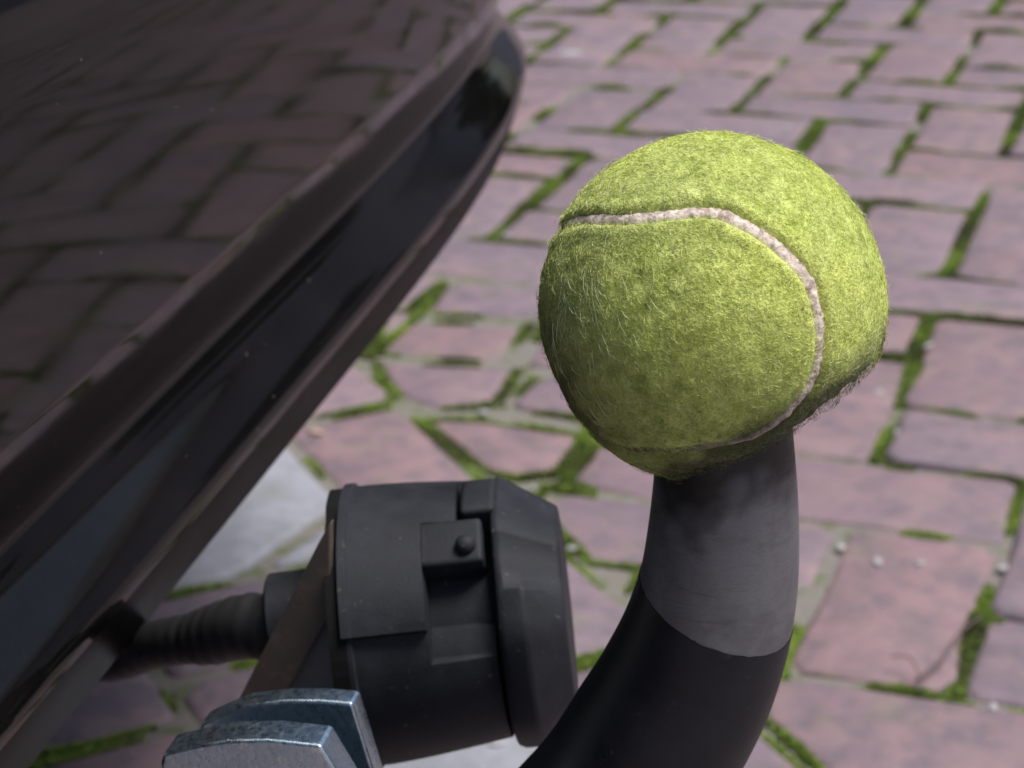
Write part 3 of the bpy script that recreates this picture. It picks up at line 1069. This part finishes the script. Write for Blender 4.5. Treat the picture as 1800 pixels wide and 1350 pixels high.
def dirt_shade_at(Dv):
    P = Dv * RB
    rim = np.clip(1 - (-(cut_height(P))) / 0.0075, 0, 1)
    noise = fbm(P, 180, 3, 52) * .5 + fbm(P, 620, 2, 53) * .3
    left = np.exp(-((1 - Dv @ (np.array([-0.80, -0.42, -0.42]) / 0.997)) / 0.17))  # lower left: grime plus the car's shade, put into the felt colour
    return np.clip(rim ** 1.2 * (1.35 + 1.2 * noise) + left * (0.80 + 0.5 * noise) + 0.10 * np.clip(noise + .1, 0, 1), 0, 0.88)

bm = bmesh.new()
bmesh.ops.create_icosphere(bm, subdivisions=7, radius=1.0)
D0 = np.array([v.co for v in bm.verts])
D0 /= np.linalg.norm(D0, axis=1)[:, None]
P0 = D0 * ball_radius(D0)[:, None]
for v, p in zip(bm.verts, P0): v.co = p
ch = cut_height(P0)
bm.verts.ensure_lookup_table()
dele = [bm.verts[i] for i in np.nonzero(ch > 0)[0]]
bmesh.ops.delete(bm, geom=dele, context='VERTS')
me = bpy.data.meshes.new('felt')
bm.to_mesh(me); bm.free()
me.polygons.foreach_set('use_smooth', [True] * len(me.polygons))
me.materials.append(M_felt); me.materials.append(M_rubber)
co = np.zeros(len(me.vertices) * 3); me.vertices.foreach_get('co', co); co = co.reshape(-1, 3)
point_attr(me, 'dirt_shade', dirt_shade_at(co / np.linalg.norm(co, axis=1)[:, None]))
felt = link(bpy.data.objects.new('felt', me), ball)
so_ = felt.modifiers.new('shell', 'SOLIDIFY')
so_.thickness = 0.0045; so_.offset = -1; so_.material_offset = 1; so_.material_offset_rim = 1

# seam: a pale rubber strip of uneven width lying in its groove
ts = np.gradient(sm, axis=0); ts /= np.linalg.norm(ts, axis=1)[:, None]
bs = np.cross(sm, ts)
k_ = np.arange(len(sm))
idx = k_ / 14.0
wid = np.interp(idx, [0, 2, 6, 9, 12, 15, 18, 20, 23, 26, 32], [.0013, .0015, .0015, .0017, .0017, .0014, .0012, .0009, .0006, .0006, .0010])
wl = wid * (1 + 0.32 * fbm(np.c_[k_ * 0.55, k_ * 0], 1.0, 3, 3)); wr = wid * (1 + 0.32 * fbm(np.c_[k_ * 0.55, k_ * 0], 1.0, 3, 8))
V = []; nV = 5
for i in range(len(sm)):
    for q in range(nV):
        s = -1 + 2 * q / (nV - 1)
        off = s * (wl[i] if s < 0 else wr[i])
        d = sm[i] * RB + bs[i] * off
        d = d / np.linalg.norm(d)
        V.append(d)
V = np.array(V)
hh = np.tile(np.array([-0.0009, -0.0004, -0.0002, -0.0004, -0.0009]), len(sm))
rV = ball_radius(V, False) + hh + 0.00010 * fbm(V * RB, 2600, 2, 77)
dirt_shade = np.interp(np.repeat(idx, nV), [0, 0.6, 17, 19, 22, 26, 32], [.3, .0, .05, .35, .8, .95, .3])
V = V * rV[:, None]
F = []
for i in range(len(sm) - 1):
    for q in range(nV - 1):
        a = i * nV + q
        F.append((a, a + 1, a + nV + 1, a + nV))
keepF = [f for f in F if (V[list(f)] @ cut_n).max() < 0.0225]
so = mesh_obj('seam', V, keepF, M_seam, ball, smooth=True)
point_attr(so.data, 'dirt_shade', np.clip(dirt_shade, 0, 1))
fix_normals(so)

# fibres
def fibres(name, n, len_rng, lift, width, mat, dirs=None, flow=None, curl=1.0, seed=1):
    r = np.random.default_rng(seed)
    if dirs is None:
        Dv = r.normal(size=(int(n * 1.5), 3)); Dv /= np.linalg.norm(Dv, axis=1)[:, None]
        sd_ = seam_dist(Dv)
        ok = (cut_height(Dv * RB) < 0.0004) & (sd_ > 0.00105)
        Dv = Dv[ok][:n]
    else:
        Dv = dirs
    n = len(Dv)
    tv = r.normal(size=(n, 3))
    if flow is not None: tv = flow + curl * 0.45 * tv
    tv -= Dv * np.sum(tv * Dv, 1)[:, None]; tv /= np.linalg.norm(tv, axis=1)[:, None]
    bv_ = np.cross(Dv, tv)
    L_ = r.uniform(*len_rng, n)
    rb0 = ball_radius(Dv)
    K = 5
    ctr = []
    cur = r.normal(0, 1, n) * curl
    for k in range(K):
        s = k / (K - 1)
        ang = cur * s * 1.4
        dirk = tv * np.cos(ang)[:, None] + bv_ * np.sin(ang)[:, None]
        p = Dv * rb0[:, None] + dirk * (L_ * s)[:, None]
        rr = np.linalg.norm(p, axis=1)
        h = lift * (np.sin(s * 2.6) * r.uniform(0.3, 1.0, n) if k else np.full(n, -0.1))
        base_r = rb0 + 0.00012
        p = p / rr[:, None] * (base_r + h)[:, None]
        ctr.append(p)
    ctr = np.stack(ctr, 1)                       # n,K,3
    side = bv_[:, None, :] * np.cos(r.random(n) * 3.14)[:, None, None] + Dv[:, None, :] * np.sin(r.random(n) * 3.14)[:, None, None]
    w = (width * np.array([1, 1, .9, .7, .2]))[None, :, None] * r.uniform(0.7, 1.3, n)[:, None, None]
    V = np.stack([ctr - side * w / 2, ctr + side * w / 2], 2).reshape(-1, 3)      # n,K,2
    b0 = (np.arange(n) * K * 2)[:, None]
    F = []
    for k in range(K - 1):
        F.append(np.c_[b0 + 2 * k, b0 + 2 * k + 1, b0 + 2 * k + 3, b0 + 2 * k + 2])
    F = np.concatenate(F)
    me = fast_mesh(name, V, F, mat, smooth=True)
    point_attr(me, 'hv', np.repeat(r.random(n), K * 2))
    point_attr(me, 'dirt_shade', np.repeat(np.clip(dirt_shade_at(Dv) * 0.95, 0, 0.88), K * 2))
    o = link(bpy.data.objects.new(name, me), ball)
    tag(o, kind='stuff')
    return o
fibres('fuzz', 80000, (0.0005, 0.0017), 0.00028, 0.00007, M_fibre, curl=1.7, seed=3)
fibres('loose_fuzz', 3000, (0.001, 0.003), 0.0011, 0.00006, M_fibre, curl=1.6, seed=4)
# pale strands combed down the near left side
rr_ = np.random.default_rng(9)
anch = [((-22.5, -24.3, 2.0), (0.55, -0.3, -0.8), 38), ((-20.5, -26.0, -3.5), (0.62, -0.35, -0.7), 38), ((-18.4, -25.8, 10.4), (0.35, -0.25, -0.9), 40),
        ((-24.6, -22.1, 4.2), (0.4, -0.3, -0.85), 38), ((-15.2, -28.0, 8.0), (0.4, -0.2, -0.9), 45), ((-22, -24, 9), (0.3, -0.2, -0.9), 40)]
dd, ff = [], []
for p, fl, m in anch:
    q = np.array(p) + rr_.normal(0, 1, (m, 3)) * np.array([5.5, 4.2, 7.0])
    dd.append(q / np.linalg.norm(q, axis=1)[:, None]); ff.append(np.tile(np.array(fl), (m, 1)))
fibres('pale_strands', 0, (0.002, 0.0075), 0.0005, 0.00008, M_pale, dirs=np.concatenate(dd), flow=np.concatenate(ff), curl=0.5, seed=6)
# frayed threads hanging from the cut edge
ph = np.random.default_rng(12).random(520) * 6.283
e1 = np.cross(cut_n, [0, 1, 0]); e1 /= np.linalg.norm(e1); e2 = np.cross(cut_n, e1)
Dr = cut_n[None] * 0.684 + 0.73 * (np.cos(ph)[:, None] * e1 + np.sin(ph)[:, None] * e2)
Dr /= np.linalg.norm(Dr, axis=1)[:, None]
fibres('frayed_edge', 0, (0.0005, 0.0021), 0.0005, 0.00007, M_fibre, dirs=Dr, flow=np.tile(cut_n, (520, 1)), curl=1.2, seed=8)

# ------------------------------------------------------------------ houses and conifer added outside the frame to shape the bumper's reflections
t = NT('house_brick')
bt = t.node('ShaderNodeTexBrick')
bt.inputs['Scale'].default_value = 4.5
bt.inputs['Color1'].default_value = (0.50, 0.52, 0.60, 1); bt.inputs['Color2'].default_value = (0.44, 0.46, 0.54, 1)
bt.inputs['Mortar'].default_value = (0.34, 0.34, 0.36, 1)
mp = t.node('ShaderNodeMapping'); mp.inputs['Rotation'].default_value = (math.pi / 2, 0, 0)
t.link(t.coord(), mp.inputs['Vector']); t.link(mp.outputs[0], bt.inputs['Vector'])
t.set(Base_Color=bt.outputs['Color'], Roughness=0.9)
M_hwall = t.m
M_roof = mat_plain('roof_tiles', (0.045, 0.04, 0.04), 0.8)
M_frame = mat_plain('white_frame', (0.7, 0.7, 0.68), 0.5)
M_door = mat_plain('door_paint', (0.03, 0.06, 0.05), 0.4)
def house(loc, rotz, w, dp, h, ridge, label):
    hs = empty('reflection_house', loc, rotz)
    tag(hs, label, 'house', 'added houses mirrored in the bumper')
    V, F = box(-w / 2, w / 2, 0, dp, 0, h)
    mesh_obj('wall', V, F, M_hwall, hs)
    V = [(-w / 2, -.3, h), (w / 2, -.3, h), (w / 2, dp + .3, h), (-w / 2, dp + .3, h), (-w / 2, dp / 2, h + ridge), (w / 2, dp / 2, h + ridge)]
    F = [(0, 1, 5, 4), (2, 3, 4, 5), (1, 2, 5), (3, 0, 4), (3, 2, 1, 0)]
    mesh_obj('roof', [(x, y, z + .004) for x, y, z in V], F, M_roof, hs)
    def opening(name, x0, x1, z0, z1, mat):
        fr = mesh_obj(name, *box(x0 - .07, x1 + .07, -.05, .02, z0 - .07, z1 + .07), M_frame, hs)
        mesh_obj('pane' if name == 'window' else 'panel', *box(x0, x1, -.07, -.03, z0, z1), mat, fr)
    opening('window', -w * .36, -w * .02, .8, 2.3, M_glass)
    opening('door', w * .18, w * .34, .12, 2.2, M_door)
    opening('window', -w * .36, -w * .1, 2.5, 3.3, M_glass)
    opening('window', w * .1, w * .36, 2.5, 3.3, M_glass)
    return hs
def car2w(x, y): 
    return (BX + x * math.cos(ROT) - y * math.sin(ROT), BY + x * math.sin(ROT) + y * math.cos(ROT), -0.03)
house(car2w(-4.2, 12), ROT, 10.3, 7, 3.6, 1.2, 'added out-of-view grey brick house mirrored in the bumper end, left of the dark conifer')
house(car2w(8.25, 12), ROT, 8.9, 7, 4.6, 1.8, 'added out-of-view grey brick house mirrored in the bumper, right of the dark conifer')
house(car2w(17.2, 11.3), ROT - .12, 8.6, 7, 4.8, 1.9, 'added out-of-view grey brick house mirrored in the bumper, farthest right')
tr = empty('reflection_conifer', car2w(2.35, 12.6))  # made-up conifer, splits the reflected sky gap into two patches
tag(tr, 'added out-of-view narrow dark conifer mirrored in the bumper between two grey houses', 'tree')
M_bark = mat_plain('bark', (0.06, 0.045, 0.035), 0.9)
M_leaf = mat_plain('conifer_green', (0.03, 0.05, 0.022), 0.8)
V, F = tube([(0, 0, 0), (0.02, 0, 2), (0, 0.02, 4.6)], [0.13, 0.09, 0.02], 10)
mesh_obj('trunk', V, F, M_bark, tr, smooth=True)
r2 = np.random.default_rng(5)
nl = 5000
hz = r2.random(nl) * 5.0 + 0.25
rad_ = 0.66 * np.clip(1 - (hz - 1.6) / 3.9, 0.05, 1) * np.clip(hz / 0.8, 0.3, 1) * np.sqrt(r2.random(nl)) * (1 + 0.2 * np.sin(hz * 5))
an = r2.random(nl) * 6.283
c0_ = np.c_[rad_ * np.cos(an), rad_ * np.sin(an), hz]
tri = c0_[:, None, :] + r2.normal(0, 0.075, (nl, 3, 3))
me = fast_mesh('crown', tri.reshape(-1, 3), np.arange(nl * 3).reshape(-1, 3), M_leaf)
link(bpy.data.objects.new('crown', me), tr)

# ------------------------------------------------------------------ small litter on the paving
M_peb = mat_plain('pale_pebble', (0.34, 0.335, 0.35), 0.7, 0, (200, (0.42, 0.40, 0.37), 0.4, 0.7, 0.8))
M_tan = mat_plain('tan_grit', (0.46, 0.33, 0.24), 0.8, 0, (200, (0.30, 0.22, 0.16), 0.4, 0.7, 0.8))
M_twig = mat_plain('dry_twig', (0.12, 0.085, 0.075), 0.8)
def pebble(x, y, size, mat, label, seed):
    bm = bmesh.new()
    bmesh.ops.create_icosphere(bm, subdivisions=2, radius=1.0)
    co = np.array([v.co for v in bm.verts])
    rr = 1 + 0.45 * fbm(co, 1.8, 2, seed)
    r_ = random.Random(seed)
    sx, sy, sz = size * r_.uniform(.65, 1.05) / 2, size * r_.uniform(.45, .75) / 2, size * r_.uniform(.07, .13) / 2
    for v, k in zip(bm.verts, rr):
        v.co = Vector((v.co.x * k * sx, v.co.y * k * sy, v.co.z * k * sz + sz * .7))
    me = bpy.data.meshes.new('pebble'); bm.to_mesh(me); bm.free()
    me.polygons.foreach_set('use_smooth', [True] * len(me.polygons)); me.materials.append(mat)
    o = link(bpy.data.objects.new('pebble', me))
    o.location = (x, y, 0.0006); o.rotation_euler = (0, 0, r_.random() * 3)
    tag(o, label, 'pebble', 'specks of grit lying on the paving')
PEB = [(0.202, -0.871, .011, 0, 'pale speck on the brick just right of the tennis ball'),
       (-0.033, -0.139, .016, 0, 'pale speck on the brick just above the tennis ball'),
       (0.225, -1.138, .012, 0, 'pale pebble at the corner of the large brick right of the tow bar'),
       (0.252, -1.152, .010, 0, 'small pale pebble on the large brick right of the tow bar, middle of three'),
       (0.278, -1.145, .007, 0, 'tiny pale pebble on the large brick right of the tow bar, rightmost of three'),
       (-0.192, -1.063, .013, 1, 'tan chip beside the bumper edge above the pale slab'),
       (-0.082, -0.992, .012, 0, 'pale pebble in the mossy corner left of the tennis ball'),
       (0.003, -1.112, .017, 0, 'large pale pebble in the joint above the trailer socket'),
       (0.056, -1.189, .009, 0, 'pale pebble in the joint between the socket and the tow bar'),
       (-0.212, -0.584, .012, 0, 'pale pebble at the end of the bright moss strip left of the ball'),
       (0.220, -0.767, .012, 0, 'bluish pebble in the wide joint right of the tennis ball'),
       (0.229, -0.942, .010, 0, 'pale pebble in the wide joint below and right of the ball'),
       (0.345, -1.307, .009, 0, 'pale pebble in the joint at the lower right corner'),
       (0.330, -1.137, .010, 0, 'pale pebble in the joint at the right edge of the picture'),
       (0.088, -1.426, .011, 0, 'white pebble on the pale slab below the trailer socket'),
       (0.203, -0.416, .014, 1, 'tan chip in the dark joint at the upper right of the ball'),
       (-0.391, 0.148, .030, 0, 'pale blotchy flake on a far brick beside the bumper end')]
for k, (x, y, sz, m_, lb) in enumerate(PEB):
    pebble(x, y, sz, M_tan if m_ else M_peb, lb, 100 + k)
tw = catmull([(0.300, -1.300, 0.006), (0.311, -1.275, 0.008), (0.316, -1.245, 0.009), (0.326, -1.215, 0.007)], 6)
V, F = tube(tw, np.linspace(0.0011, 0.0006, len(tw)), 8)
tg_ = mesh_obj('twig', V, F, M_twig, smooth=True)
tag(tg_, 'thin dry twig lying in the mossy joint at the lower right', 'twig')
V, F = tube(catmull([(0.302, -1.296, 0.007), (0.294, -1.286, 0.012), (0.283, -1.283, 0.010)], 5), 0.0005, 6)
mesh_obj('side_shoot', V, F, M_twig, tg_, smooth=True)
